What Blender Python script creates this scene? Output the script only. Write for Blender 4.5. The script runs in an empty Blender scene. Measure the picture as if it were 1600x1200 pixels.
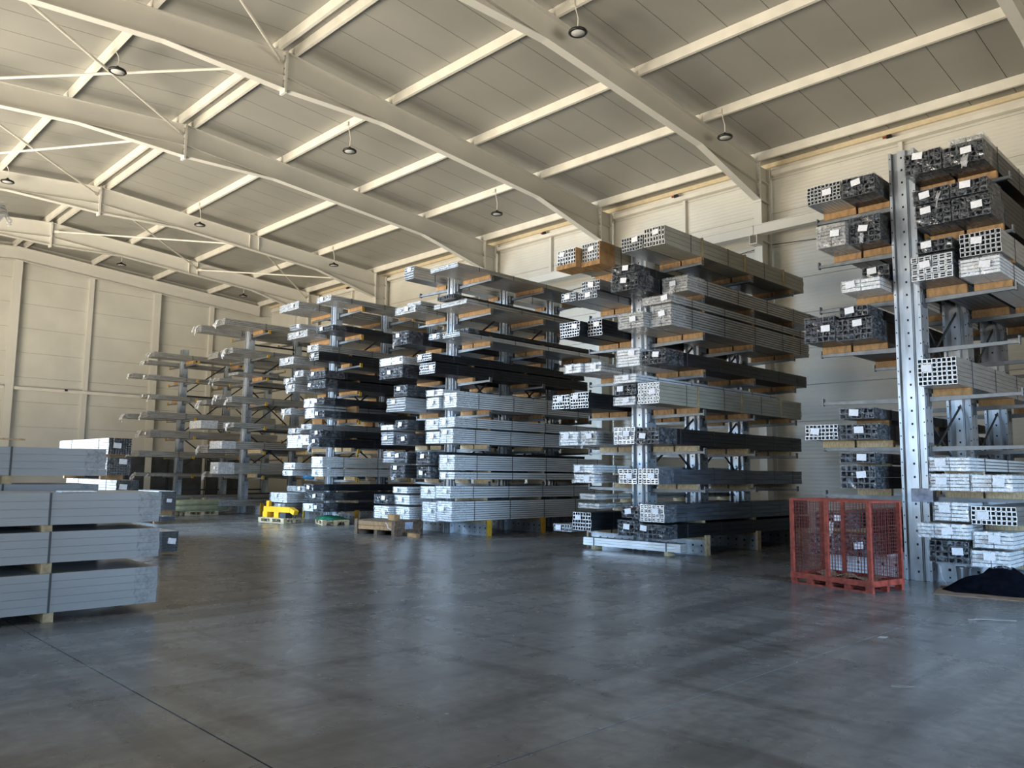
import bpy, math, random
from mathutils import Vector, Matrix, Quaternion
sc = bpy.context.scene
col = sc.collection

# ------------------------------------------------------------------ camera
PITCH, YAW, ROLL = math.radians(6.334), math.radians(44.491), math.radians(0.681)
fw = Vector((math.sin(YAW)*math.cos(PITCH), math.cos(YAW)*math.cos(PITCH), math.sin(PITCH)))
rt = Vector((math.cos(YAW), -math.sin(YAW), 0)); up = rt.cross(fw)
r2 = rt*math.cos(ROLL)+up*math.sin(ROLL); u2 = -rt*math.sin(ROLL)+up*math.cos(ROLL)
cam = bpy.data.cameras.new('camera'); camo = bpy.data.objects.new('camera', cam); col.objects.link(camo)
M3 = Matrix((r2, u2, -fw)).transposed()
camo.matrix_world = Matrix.Translation((0, 0, 1.6)) @ M3.to_4x4()
cam.sensor_width = 36; cam.lens = 36*1248.5/1600; cam.clip_end = 200
sc.camera = camo

# ------------------------------------------------------------------ light
w = bpy.data.worlds.new('world'); sc.world = w; w.use_nodes = True
bg = w.node_tree.nodes['Background']; bg.inputs[0].default_value = (.55, .72, 1, 1); bg.inputs[1].default_value = .35

def area(name, loc, tgt, sx, sy, power, rgb, spread=180):
    l = bpy.data.lights.new(name, 'AREA'); l.shape = 'RECTANGLE'; l.size = sx; l.size_y = sy
    l.energy = power; l.color = rgb; l.spread = math.radians(spread)
    o = bpy.data.objects.new(name, l); col.objects.link(o); o.location = loc
    o.rotation_euler = (Vector(tgt)-Vector(loc)).to_track_quat('-Z', 'Z').to_euler()
    return o
# sunlit concrete yard outside the wide open side doors (throws warm light up under the roof)
area('yard_light', (-13.5, 24, .05), (-13.5, 24, 5), 20, 34, 66000, (1, .90, .73))
# added warm fill outside the loading door, lifts the rafters' near faces
area('front_fill_light', (5.5, -14.6, .05), (5.5, -14.6, 5), 11, 12, 6000, (1, .90, .73))
# blue sky seen through the wide side doors
area('side_sky', (-3.25, 24, 2.7), (8, 20, -1.6), 20, 5.0, 2000, (.50, .73, 1), 62)
area('near_side_fill', (-3.25, 8.5, 2.3), (8, 7, -.6), 7, 4.4, 165, (.44, .70, 1), 66)  # added sky fill at the near opening, brightens the rightmost rack's columns
# open loading door in the front wall behind the camera
area('front_sky', (5.5, -8.2, 2.6), (9, 3, -.9), 9, 5.0, 680, (.44, .69, 1), 58)

vs = sc.view_settings
vs.view_transform = 'Standard'; vs.look = 'None'; vs.gamma = 1; vs.use_curve_mapping = False
vs.exposure = 0.0

# ------------------------------------------------------------------ materials
MT = {}
def mat(name, rgb, rough=.5, metal=0, noise=.12, scale=6, bump=0, bscale=40, alt=None, coat=0, stretch=(1, 1, 1), rn=.08, spec=.5):
    m = bpy.data.materials.new(name); m.use_nodes = True; nt = m.node_tree; p = nt.nodes['Principled BSDF']
    tc = nt.nodes.new('ShaderNodeTexCoord'); mp = nt.nodes.new('ShaderNodeMapping'); mp.inputs['Scale'].default_value = stretch
    nt.links.new(tc.outputs['Object'], mp.inputs[0])
    nz = nt.nodes.new('ShaderNodeTexNoise'); nz.inputs['Scale'].default_value = scale; nz.inputs['Detail'].default_value = 5
    nt.links.new(mp.outputs[0], nz.inputs[0])
    cr = nt.nodes.new('ShaderNodeValToRGB')
    a = alt or tuple(c*(1-noise*2) for c in rgb); b = tuple(min(1, c*(1+noise)) for c in rgb)
    cr.color_ramp.elements[0].position = .32; cr.color_ramp.elements[1].position = .68
    cr.color_ramp.elements[0].color = (*a, 1); cr.color_ramp.elements[1].color = (*b, 1)
    nt.links.new(nz.outputs[0], cr.inputs[0]); nt.links.new(cr.outputs[0], p.inputs['Base Color'])
    mr = nt.nodes.new('ShaderNodeMapRange'); mr.inputs[3].default_value = max(.03, rough-rn); mr.inputs[4].default_value = min(1, rough+rn)
    nt.links.new(nz.outputs[0], mr.inputs[0]); nt.links.new(mr.outputs[0], p.inputs['Roughness'])
    p.inputs['Metallic'].default_value = metal
    p.inputs['Specular IOR Level'].default_value = spec
    if coat: p.inputs['Coat Weight'].default_value = coat; p.inputs['Coat Roughness'].default_value = .15
    if bump:
        nb = nt.nodes.new('ShaderNodeTexNoise'); nb.inputs['Scale'].default_value = bscale; nt.links.new(mp.outputs[0], nb.inputs[0])
        bn = nt.nodes.new('ShaderNodeBump'); bn.inputs['Strength'].default_value = bump; bn.inputs['Distance'].default_value = .02
        nt.links.new(nb.outputs[0], bn.inputs['Height']); nt.links.new(bn.outputs[0], p.inputs['Normal'])
    MT[name] = m; return m
mat('frame_paint', (.68, .655, .59), .5, noise=.015, scale=2)
mat('purlin_paint', (.78, .74, .65), .4, noise=.05, scale=2)
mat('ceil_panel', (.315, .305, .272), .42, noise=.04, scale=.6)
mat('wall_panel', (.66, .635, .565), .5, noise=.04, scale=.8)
mat('back_panel', (.64, .62, .55), .5, noise=.04, scale=.8)
mat('cream', (.72, .60, .40), .5, noise=.04)
mat('galv', (.52, .56, .61), .36, .5, .25, 3, rn=.08, stretch=(1, 1, .25))
mat('galv_arm', (.20, .21, .22), .5, .6, .15, 8)
mat('brace_dark', (.05, .055, .06), .5, .3)
mat('alu', (.60, .62, .65), .36, .85, .1, 30, stretch=(.1, 1, 1))
mat('cut_end', (.80, .82, .85), .4, .55, .15, 60)
mat('cut_dull', (.10, .105, .12), .4, .5, .6, 30)
mat('white_lacquer', (.60, .62, .64), .4, 0, .06, 12, stretch=(.15, 1, 1))
mat('white_end', (.80, .82, .85), .35, 0, .13, 25)
mat('grey_lacquer', (.34, .33, .305), .42, .2, .12, 12, stretch=(.15, 1, 1))
mat('grey_end', (.36, .35, .33), .4, .3, .3, 40)
mat('black_anod', (.010, .012, .016), .4, .2, .3, 20, stretch=(.1, 1, 1))
mat('blue_dark', (.11, .125, .15), .35, .5, .2, 20, stretch=(.1, 1, 1))
mat('beige_lacquer', (.30, .285, .23), .45, 0, .08, 12, stretch=(.15, 1, 1))
mat('wood', (.36, .205, .085), .7, 0, .2, 3, .3, 30, stretch=(2, 5, 2))
mat('wood_pale', (.55, .43, .26), .7, 0, .2, 6, .3, 30, stretch=(2, 8, 2))
mat('wood_dark', (.17, .11, .07), .8, 0, .35, 6, .4, 30, stretch=(2, 8, 2))
mat('strap_dark', (.05, .055, .06), .5)
mat('batten_cream', (.40, .31, .17), .7, noise=.2)
mat('yellow_paint', (.62, .36, .03), .45, 0, .12)
mat('yellow_bright', (.85, .45, .01), .45, 0, .1)
mat('red_paint', (.27, .045, .028), .5, 0, .25, 14)
mat('red_wire', (.16, .035, .03), .5, .2)
mat('green_tarp', (.02, .13, .075), .4, 0, .3, 8)
mat('blue_tarp', (.03, .14, .28), .4, 0, .3, 8)
mat('olive', (.30, .30, .19), .5, 0, .1, 5)
mat('paper', (.80, .81, .86), .6, 0, .05, 30)
mat('paper_grey', (.40, .43, .55), .6, 0, .2, 12)
mat('cloth_black', (.003, .004, .008), 1, 0, .3, 10, spec=.05)
mat('cardboard', (.22, .15, .10), .8, 0, .2)
mat('lamp_black', (.012, .012, .013), .4)
mat('lamp_lens', (.6, .59, .56), .35, 0, .03)
mat('dark_door', (.07, .075, .08), .5, 0, .2, 2)
mat('panel_grey', (.36, .375, .39), .4, 0, .05, 3, .05, 8, stretch=(.3, 1, 1))
mat('hole_shade', (.01, .01, .012), .9)  # flat dark decals; shade inside the punched holes is put into the colour
mat('rubber', (.02, .02, .02), .8)
mat('stick', (.22, .205, .18), 1, spec=.05)

def concrete():
    m = bpy.data.materials.new('concrete'); m.use_nodes = True; nt = m.node_tree; p = nt.nodes['Principled BSDF']; N = nt.nodes.new; Lk = nt.links.new
    tc = N('ShaderNodeNewGeometry')
    def noise(sc_, det, st=(1, 1, 1), rot=0, dist=0):
        mp = N('ShaderNodeMapping'); mp.inputs['Scale'].default_value = st; mp.inputs['Rotation'].default_value = (0, 0, rot)
        Lk(tc.outputs['Position'], mp.inputs[0]); n = N('ShaderNodeTexNoise'); n.inputs['Scale'].default_value = sc_; n.inputs['Detail'].default_value = det
        n.inputs['Distortion'].default_value = dist; Lk(mp.outputs[0], n.inputs[0]); return n.outputs[0]
    def ramp(s, p0, c0, p1, c1):
        r = N('ShaderNodeValToRGB'); e = r.color_ramp.elements; e[0].position = p0; e[1].position = p1; e[0].color = (*c0, 1); e[1].color = (*c1, 1); Lk(s, r.inputs[0]); return r.outputs[0]
    def mul(a, b):
        x = N('ShaderNodeMix'); x.data_type = 'RGBA'; x.blend_type = 'MULTIPLY'; x.inputs[0].default_value = 1; Lk(a, x.inputs[6]); Lk(b, x.inputs[7]); return x.outputs[2]
    big = ramp(noise(.45, 6), .3, (.152, .152, .155), .7, (.215, .213, .21))
    fine = ramp(noise(9, 8), .35, (.82,)*3, .65, (1.08,)*3)
    t1 = ramp(noise(.5, 5, (.35, 4, 1), .6, .6), .38, (.66,)*3, .52, (1,)*3)
    t2 = ramp(noise(.6, 4, (4, .4, 1), .25, .8), .36, (.72,)*3, .48, (1,)*3)
    blot = ramp(noise(1.3, 7), .28, (.7,)*3, .42, (1,)*3)
    c = mul(mul(mul(mul(big, fine), t1), t2), blot)
    Lk(c, p.inputs['Base Color'])
    mr = N('ShaderNodeMapRange'); mr.inputs[3].default_value = .20; mr.inputs[4].default_value = .34; Lk(noise(1.1, 6), mr.inputs[0]); Lk(mr.outputs[0], p.inputs['Roughness'])
    bn = N('ShaderNodeBump'); bn.inputs['Strength'].default_value = .02; bn.inputs['Distance'].default_value = .01; Lk(noise(14, 6), bn.inputs['Height']); Lk(bn.outputs[0], p.inputs['Normal'])
    MT['concrete'] = m
concrete()

def ribbed(name, base):                                  # micro-ribbed sandwich cladding
    m = MT[name]; nt = m.node_tree; p = nt.nodes['Principled BSDF']
    g = nt.nodes.new('ShaderNodeNewGeometry'); wv = nt.nodes.new('ShaderNodeTexWave'); wv.bands_direction = 'Z'
    wv.inputs['Scale'].default_value = base; nt.links.new(g.outputs['Position'], wv.inputs[0])
    bn = nt.nodes.new('ShaderNodeBump'); bn.inputs['Strength'].default_value = .35; bn.inputs['Distance'].default_value = .01
    nt.links.new(wv.outputs['Fac'], bn.inputs['Height']); nt.links.new(bn.outputs[0], p.inputs['Normal'])
ribbed('wall_panel', 3.0)

def film_mat(name, tr, rgb, rough):
    m = bpy.data.materials.new(name); m.use_nodes = True; nt = m.node_tree; N = nt.nodes.new
    out = nt.nodes['Material Output']; p = nt.nodes['Principled BSDF']; p.inputs['Base Color'].default_value = (*rgb, 1); p.inputs['Roughness'].default_value = rough
    p.inputs['Coat Weight'].default_value = .6; p.inputs['Coat Roughness'].default_value = .08
    t = N('ShaderNodeBsdfTransparent'); mx = N('ShaderNodeMixShader')
    tc = N('ShaderNodeTexCoord'); nz = N('ShaderNodeTexNoise'); nz.inputs['Scale'].default_value = 16; nz.inputs['Detail'].default_value = 6; nz.inputs['Distortion'].default_value = 1.5
    nt.links.new(tc.outputs['Object'], nz.inputs[0])
    r = N('ShaderNodeMapRange'); r.inputs[1].default_value = .42; r.inputs[2].default_value = .68; r.inputs[3].default_value = 1-tr[0]; r.inputs[4].default_value = 1-tr[1]
    nt.links.new(nz.outputs[0], r.inputs[0]); nt.links.new(r.outputs[0], mx.inputs[0]); nt.links.new(t.outputs[0], mx.inputs[1]); nt.links.new(p.outputs[0], mx.inputs[2])
    nt.links.new(mx.outputs[0], out.inputs[0]); MT[name] = m
film_mat('film_clear', (.985, .55), (.35, .37, .40), .12)
film_mat('film_milky', (.95, .45), (.74, .76, .79), .2)
film_mat('film_white', (.5, .1), (.66, .67, .69), .3)

# ------------------------------------------------------------------ helpers
class MB:
    def __init__(s): s.v = []; s.f = []; s.m = []
    def quad(s, a, m=0): s.f.append(tuple(a)); s.m.append(m)
    def box(s, x0, y0, z0, x1, y1, z1, m=0, mend=None):
        b = len(s.v); s.v += [(x0, y0, z0), (x1, y0, z0), (x1, y1, z0), (x0, y1, z0), (x0, y0, z1), (x1, y0, z1), (x1, y1, z1), (x0, y1, z1)]
        for i, q in enumerate(((0, 3, 2, 1), (4, 5, 6, 7), (0, 1, 5, 4), (1, 2, 6, 5), (2, 3, 7, 6), (3, 0, 4, 7))):
            s.quad([b+k for k in q], (mend if (mend is not None and i in (3, 5)) else m))
        return s
    def obox(s, c, ax, ay, az, m=0):                    # oriented box: centre and three half-vectors
        c = Vector(c); ax = Vector(ax); ay = Vector(ay); az = Vector(az); b = len(s.v)
        for sx, sy, sz in ((-1, -1, -1), (1, -1, -1), (1, 1, -1), (-1, 1, -1), (-1, -1, 1), (1, -1, 1), (1, 1, 1), (-1, 1, 1)): s.v.append(tuple(c+ax*sx+ay*sy+az*sz))
        for q in ((0, 3, 2, 1), (4, 5, 6, 7), (0, 1, 5, 4), (1, 2, 6, 5), (2, 3, 7, 6), (3, 0, 4, 7)): s.quad([b+k for k in q], m)
        return s
    def bar(s, p, q, a, b_, m=0, upv=(0, 0, 1)):         # rectangular bar between two points
        p = Vector(p); q = Vector(q); d = (q-p); L = d.length; d.normalize(); u = Vector(upv)
        if abs(d.dot(u)) > .98: u = Vector((1, 0, 0))
        sd = d.cross(u).normalized(); u = sd.cross(d)
        return s.obox((p+q)/2, d*L/2, sd*a/2, u*b_/2, m)
    def tube(s, p, q, r, n=8, m=0, r1=None, cap=True):
        p = Vector(p); q = Vector(q); d = (q-p).normalized(); u = Vector((0, 0, 1)) if abs(d.z) < .95 else Vector((1, 0, 0))
        a = d.cross(u).normalized(); c = a.cross(d); b = len(s.v); r1 = r if r1 is None else r1
        for k in range(n):
            t = 2*math.pi*k/n; o = a*math.cos(t)+c*math.sin(t); s.v.append(tuple(p+o*r)); s.v.append(tuple(q+o*r1))
        for k in range(n):
            j = (k+1) % n; s.quad((b+2*k, b+2*k+1, b+2*j+1, b+2*j), m)
        if cap: s.quad([b+2*k for k in range(n)], m); s.quad([b+2*k+1 for k in reversed(range(n))], m)
        return s
    def prism(s, poly, x0, x1, axis='x', m=0):           # polygon in the two other axes, extruded along axis
        b = len(s.v); n = len(poly)
        for t in (x0, x1):
            for (a, c) in poly: s.v.append({'x': (t, a, c), 'y': (a, t, c), 'z': (a, c, t)}[axis])
        for k in range(n): j = (k+1) % n; s.quad((b+k, b+j, b+n+j, b+n+k), m)
        s.quad([b+k for k in reversed(range(n))], m); s.quad([b+n+k for k in range(n)], m)
        return s
    def mesh(s, name, mats):
        me = bpy.data.meshes.new(name); me.from_pydata(s.v, [], s.f)
        for k in mats: me.materials.append(MT[k])
        if any(s.m): me.polygons.foreach_set('material_index', s.m)
        me.update(); return me
    def build(s, name, mats, parent=None, loc=None, smooth=False):
        if isinstance(mats, str): mats = [mats]
        me = s.mesh(name, mats)
        if smooth:
            for p in me.polygons: p.use_smooth = True
        return obj(name, me, parent, loc)
def obj(name, me, parent=None, loc=None, rot=None):
    o = bpy.data.objects.new(name, me); col.objects.link(o)
    if parent: o.parent = parent
    if loc: o.location = loc
    if rot: o.rotation_euler = rot
    return o
def tag(o, label, cat, group=None, kind=None):
    o['label'] = label; o['category'] = cat
    if group: o['group'] = group
    if kind: o['kind'] = kind
    return o
def thing(name, label, cat, loc=(0, 0, 0), rz=0, group=None, kind=None):
    o = obj(name, None, None, loc, (0, 0, rz)); o.empty_display_size = .2
    return tag(o, label, cat, group, kind)
def struct(name):
    o = obj(name, None); o['kind'] = 'structure'; return o
ORD = ['', 'first', 'second', 'third', 'fourth', 'fifth', 'sixth', 'seventh', 'eighth']
rng = random.Random(7)
# ------------------------------------------------------------------ the hall
XL, XR, YF, YB, XRIDGE = -3.0, 21.95, -8.3, 42.25, 9.0
FR = [-4.0, 3.65, 11.25, 17.25, 23.2, 30.75, 36.8, 42.0]      # portal frames
def ztop(x): return 10.82+(12-abs(x-XRIDGE))*.0795             # top of rafters = underside of purlins
def zroof(x): return ztop(x)+.25

fl = struct('floor')
jx = [-12, -4.6, 2.26, 9.12, 15.98, 22.6]; jy = [-10.4, -3.5, 3.33, 10.2, 17.05, 23.9, 30.75, 37.6, 42.6]
for i in range(len(jx)-1):
    for j in range(len(jy)-1):
        g = .006
        MB().box(jx[i]+g, jy[j]+g, -.2, jx[i+1]-g, jy[j+1]-g, 0).build('slab', 'concrete', fl)
MB().box(-12, -10.4, -.26, 22.6, 42.6, -.012).build('joint_filler', 'rubber', fl)

ce = struct('ceiling')
y = YF
while y < YB:
    y1 = min(y+1.0, YB)
    for s in (0, 1):
        x0, x1 = (XRIDGE, XR) if s else (XL, XRIDGE)
        z0, z1 = zroof(x0), zroof(x1); g = .007
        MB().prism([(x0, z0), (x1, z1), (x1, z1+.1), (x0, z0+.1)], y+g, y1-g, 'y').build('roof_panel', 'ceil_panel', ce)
    y = y1
for s in (0, 1):
    x0, x1 = (XRIDGE, XR+.2) if s else (XL-.2, XRIDGE)
    z0, z1 = zroof(x0)+.1, zroof(x1)+.1
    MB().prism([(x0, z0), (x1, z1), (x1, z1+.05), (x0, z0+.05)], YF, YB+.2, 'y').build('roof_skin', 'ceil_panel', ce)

# right long wall: rows of horizontal panels between the columns
wr = struct('wall_right'); zr = [0, 1.05, 2.1, 3.15, 4.2, 5.25, 6.3, 7.35, 8.4, 9.45, 10.5, 11.05]
edges = [YF]+FR[:-1]+[YB]
for a, b in zip(edges[:-1], edges[1:]):
    for z0, z1 in zip(zr[:-1], zr[1:]):
        MB().box(XR, a+.004, z0+.006, XR+.1, b-.004, z1-.006).build('wall_panel', 'wall_panel', wr)
MB().box(XR+.1, YF, 0, XR+.2, YB+.2, 11.1).build('outer_skin', 'wall_panel', wr)
# back gable wall
wb = struct('wall_back'); px = [XL, 3.0, 9.05, 12.28, 15.4, 18.35, XR]
for a, b in zip(px[:-1], px[1:]):
    z = 0
    while z < 11.8:
        z1 = z+1.15; ta, tb = zroof(a), zroof(b)
        if z < min(ta, tb):
            poly = [(a+.004, z+.005), (b-.004, z+.005), (b-.004, min(z1-.005, tb)), (a+.004, min(z1-.005, ta))]
            MB().prism(poly, YB, YB+.1, 'y').build('wall_panel', 'back_panel', wb)
        z = z1
MB().box(XL, YB+.1, 0, XR, YB+.2, 12.3).build('outer_skin', 'back_panel', wb)
# left long wall with a wide open doorway, front wall with a loading doorway (both out of the picture)
wl = struct('wall_left')
for (a, b, z0, z1) in ((YF, 5, 0, 11), (5, 12, 4.6, 11), (12, 14, 0, 11), (34, YB, 0, 11), (14, 34, 5.2, 11)): MB().box(XL-.15, a, z0, XL, b, z1).build('wall_panel', 'wall_panel', wl)  # smaller near opening is added so the rack columns reflect bright sky
wf = struct('wall_front')
for (a, b, z0, z1) in ((XL, 1, 0, 12.2), (10, XR, 0, 12.2), (1, 10, 5.1, 12.2)): MB().box(a, YF-.15, z0, b, YF, z1).build('wall_panel', 'wall_panel', wf)

# portal frames
for fi, Y in enumerate(FR):
    pf = thing('portal_frame', '', 'steel frame', kind='structure')
    pf['label'] = ['cream steel portal frame behind the viewpoint', 'cream roof beam cutting the top right corner', 'cream steel portal frame nearest above the racks, right column corbel showing',
        'second cream portal frame, knee beside the second rack from right', 'third cream portal frame, knee above third rack from right', 'fourth cream portal frame, knee above fourth rack from right',
        'fifth cream portal frame, braced to the fourth one', 'cream gable frame against the back wall'][fi]
    for s in (1, -1):
        P = lambda d: XRIDGE+s*d                          # d = distance from the ridge
        dep = [(0, .94), (2.9, .62), (9.0, .62), (12.08, 1.12)]
        if fi == 7: dep = [(0, .62), (12.08, .62)]
        hw = .11
        for nm, th in (('rafter_web', 0), ('top_flange', 1), ('bottom_flange', 2)):
            m = MB()
            for (d0, e0), (d1, e1) in zip(dep[:-1], dep[1:]):
                xa, xb = P(d0), P(d1); ta, tb = ztop(xa), ztop(xb); ba, bb = ta-e0, tb-e1
                if th == 0: poly = [(xa, ba), (xb, bb), (xb, tb), (xa, ta)]; w_ = .008
                elif th == 1: poly = [(xa, ta-.018), (xb, tb-.018), (xb, tb), (xa, ta)]; w_ = hw
                else: poly = [(xa, ba-.02), (xb, bb-.02), (xb, bb), (xa, ba)]; w_ = hw
                if s < 0: poly = poly[::-1]
                m.prism(poly, Y-w_, Y+w_, 'y')
            m.build(nm, 'frame_paint', pf)
        # straight inner flange plane of the haunches keeps the rolled section readable
        if fi != 7:
            m = MB()
            for (d0, d1, e) in ((9.0, 12.08, .62), (0.02, 2.9, .62)):
                xa, xb = P(d0), P(d1); poly = [(xa, ztop(xa)-e-.012), (xb, ztop(xb)-e-.012), (xb, ztop(xb)-e), (xa, ztop(xa)-e)]
                if s < 0: poly = poly[::-1]
                m.prism(poly, Y-hw*.9, Y+hw*.9, 'y')
            m.build('haunch_seam', 'frame_paint', pf)
        # knee end plate, column with flanges and stiffeners
        xk = P(12.08); zt = ztop(xk)
        if fi != 7:
            sg = s
            def bx(x0, x1): return (min(x0, x1), max(x0, x1))
            a, b = bx(xk, xk+sg*.03); MB().box(a, Y-.13, zt-1.2, b, Y+.13, zt+.06).build('knee_plate', 'frame_paint', pf)
            ob = MB()
            for k in range(7):
                for dy in (-.075, .075):
                    ob.tube((xk-sg*.012, Y+dy, zt-.1-k*.15), (xk, Y+dy, zt-.1-k*.15), .018, 6)
            ob.build('bolts', 'galv', pf)['kind'] = 'stuff'
            a, b = bx(xk+sg*.03, xk+sg*.055); MB().box(a, Y-.12, 0, b, Y+.12, zt).build('column_flange', 'frame_paint', pf)
            a, b = bx(xk+sg*.60, xk+sg*.625); MB().box(a, Y-.12, 0, b, Y+.12, zt-.05).build('column_flange', 'frame_paint', pf)
            a, b = bx(xk+sg*.055, xk+sg*.60); MB().box(a, Y-.008, 0, b, Y+.008, zt-.05).build('column_web', 'frame_paint', pf)
            for zz in (zt-.55, zt-1.15):
                MB().box(a, Y-.11, zz, b, Y+.11, zz+.02).build('stiffener', 'frame_paint', pf)
            MB().box(a, Y-.11, 8.45, b, Y+.11, 8.47).build('stiffener', 'frame_paint', pf)
            if s > 0:
                c = MB(); c.box(xk-.28, Y-.12, 8.28, xk+.03, Y+.12, 8.31); c.box(xk-.28, Y-.12, 8.31, xk+.03, Y-.10, 8.55); c.box(xk-.28, Y+.10, 8.31, xk+.03, Y+.12, 8.55)
                c.build('corbel', 'frame_paint', pf)
    # ridge splice: two end plates and bolts
    if fi != 7:
        zt = ztop(XRIDGE)
        MB().box(XRIDGE-.03, Y-.13, zt-1.05, XRIDGE+.03, Y+.13, zt+.02).build('ridge_plate', 'frame_paint', pf)
        ob = MB()
        for k in range(6): ob.tube((XRIDGE-.06, Y-.08, zt-.12-k*.16), (XRIDGE+.06, Y-.08, zt-.12-k*.16), .018, 6)
        ob.build('bolts', 'galv', pf)['kind'] = 'stuff'
        for s in (1, -1):
            for d in (6.0,):
                x = XRIDGE+s*d
                if fi in (5, 6): MB().box(x-.2, Y-.1, ztop(x)-.62, x-.185, Y-.008, ztop(x)-.02).build('web_stiffener', 'frame_paint', pf); MB().box(x+.2, Y-.1, ztop(x)-.62, x+.215, Y-.008, ztop(x)-.02).build('web_stiffener', 'frame_paint', pf)

# purlins on top of the frames
PX = [('ridge right', 9.22), ('ridge left', 8.78)]
for i, d in enumerate((3.17, 6.15, 9.05, 12.0)): PX += [('r%d' % i, XRIDGE+d), ('l%d' % i, XRIDGE-d)]
plab = {'ridge right': 'cream ridge purlin, right one of the close pair at the roof peak', 'ridge left': 'cream ridge purlin, left one of the close pair at the roof peak',
 'r0': 'cream purlin on the right roof slope, first below the ridge', 'r1': 'cream purlin on the right roof slope, second below the ridge', 'r2': 'cream purlin on the right roof slope, third below the ridge',
 'r3': 'cream eave purlin above the right wall', 'l0': 'cream purlin on the left roof slope, first below the ridge', 'l1': 'cream purlin on the left roof slope, second below the ridge',
 'l2': 'cream purlin on the left roof slope, third below the ridge', 'l3': 'cream eave purlin above the left wall'}
for k, x in PX:
    p = thing('roof_purlin', plab[k], 'purlin', (x, 0, ztop(x)), kind='structure')
    e = [YF+.02]+FR[1:-1]+[YB-.02]
    for a, b in zip(e[:-1], e[1:]):
        m = MB(); m.box(-.006, a+.015, 0, .006, b-.015, .245); m.box(.006, a+.015, 0, .075, b-.015, .01); m.box(.006, a+.015, .235, .075, b-.015, .245); m.box(.065, a+.015, .01, .075, b-.015, .03)
        m.build('purlin_length', 'purlin_paint', p)
        c = MB(); c.box(-.016, a-.09, .03, -.007, a+.11, .22); c.tube((-.024, a-.05, .06), (-.016, a-.05, .06), .014, 6); c.tube((-.024, a+.06, .06), (-.016, a+.06, .06), .014, 6); c.tube((-.024, a+.06, .18), (-.016, a+.06, .18), .014, 6)
        c.build('purlin_cleat', 'purlin_paint', p)
# eave channel and wall girt along the right wall, tie posts, mid-height beam
tag(MB().box(XR-.10, YF, 10.87, XR-.01, YB, 11.02).build('eave_channel', 'cream'), 'yellowish eave channel running along the top of the right wall', 'channel', kind='structure')
g = thing('wall_girt', 'white wall girt under the eave of the right wall', 'girt', kind='structure')
for a, b in zip(FR[:-1], FR[1:]):
    MB().box(XR-.26, a+.16, 10.55, XR-.10, b-.16, 10.68).build('girt_length', 'purlin_paint', g)
    MB().box(XR-.24, a+.12, 10.5, XR-.12, a+.16, 10.72).build('girt_plate', 'frame_paint', g)
bm = thing('wall_beam', 'cream horizontal beam on corbels at mid height of the right wall', 'beam', kind='structure')
for a, b in zip(FR[:-1], FR[1:]):
    m = MB(); m.box(20.80, a+.01, 8.55, 21.05, b-.01, 8.57); m.box(20.80, a+.01, 8.82, 21.05, b-.01, 8.84); m.box(20.83, a+.01, 8.57, 20.85, b-.01, 8.82)
    m.build('beam_length', 'frame_paint', bm)
for i, (a, b) in enumerate(zip(FR[:-1], FR[1:])):
    yc = (a+b)/2
    if i in (0,): continue
    lab = ['', 'slim cream post on right wall above the rightmost rack', 'slim cream post on right wall, first bay left of the corbel column', 'slim cream post on right wall, second bay left of the corbel column',
           'slim cream post on right wall, third bay left of the corbel column', 'slim cream post on right wall, fourth bay left of corbel column', 'slim cream post on right wall in last bay before the gable'][i]
    tag(MB().box(XR-.13, yc-.05, 8.84, XR-.005, yc+.05, 10.55).build('wall_post', 'frame_paint'), lab, 'post', kind='structure')
    if i in (1, 2, 3, 5):
        d = thing('wall_sensor', 'small black and red box on the right wall girt, ' + {1: 'above the rightmost rack', 2: 'first bay left of corbel column', 3: 'second bay left of corbel column', 5: 'fourth bay left of corbel column'}[i], 'sensor', (XR-.2, yc+.25, 10.68))
        MB().box(-.05, -.07, 0, .05, .05, .12).build('housing', 'lamp_black', d); MB().box(-.03, .05, .06, .02, .16, .11).build('horn', 'red_paint', d)
# black cable below the beam
m = MB()
for i, (a, b) in enumerate(zip(FR[2:5], FR[3:6])):
    pts = [(XR-.03, a+(b-a)*t/8, 8.5-.18*math.sin(math.pi*t/8)) for t in range(9)]
    for p, q in zip(pts[:-1], pts[1:]): m.tube(p, q, .012, 5, cap=False)
pts = [(XR-.03, FR[1]+(FR[2]-FR[1])*t/8, 8.5-.18*math.sin(math.pi*t/8)) for t in range(9)]
for p, q in zip(pts[:-1], pts[1:]): m.tube(p, q, .012, 5, cap=False)
tag(m.build('wall_cable', 'lamp_black'), 'thin black cable sagging along the right wall under the beam', 'cable', kind='structure')

# gable posts and rail on the back wall
for x, wd, lab in ((9.05, .34, 'wide cream gable column under the ridge on the back wall'), (15.42, .32, 'wide cream gable column on the back wall beside the farthest rack'), (3.0, .32, 'wide cream gable column left of the ridge on the back wall'), (-3+.2, .3, 'cream gable column in the far left corner')):
    t = thing('gable_column', lab, 'column', (x, YB-.3, 0), kind='structure'); zt = ztop(x)-.62
    MB().box(-wd/2, -.01, 0, wd/2, .01, zt).build('column_flange', 'frame_paint', t); MB().box(-wd/2, .27, 0, wd/2, .29, zt).build('column_flange', 'frame_paint', t); MB().box(-.008, .01, 0, .008, .27, zt).build('column_web', 'frame_paint', t)
    MB().box(-.13, -.03, zt-.02, .13, .29, zt+.02).build('cap_plate', 'frame_paint', t)
for x, lab in ((12.28, 'narrow cream gable post between the two wide back wall columns'), (18.38, 'narrow cream gable post near the right corner of the back wall'), (6.0, 'narrow cream gable post left of the ridge on the back wall')):
    tag(MB().box(x-.11, YB-.16, 0, x+.11, YB-.005, ztop(x)-.63).build('gable_post', 'frame_paint'), lab, 'post', kind='structure')
gr = thing('gable_rail', 'thin cream horizontal rail across the back wall', 'rail', kind='structure')
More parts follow.
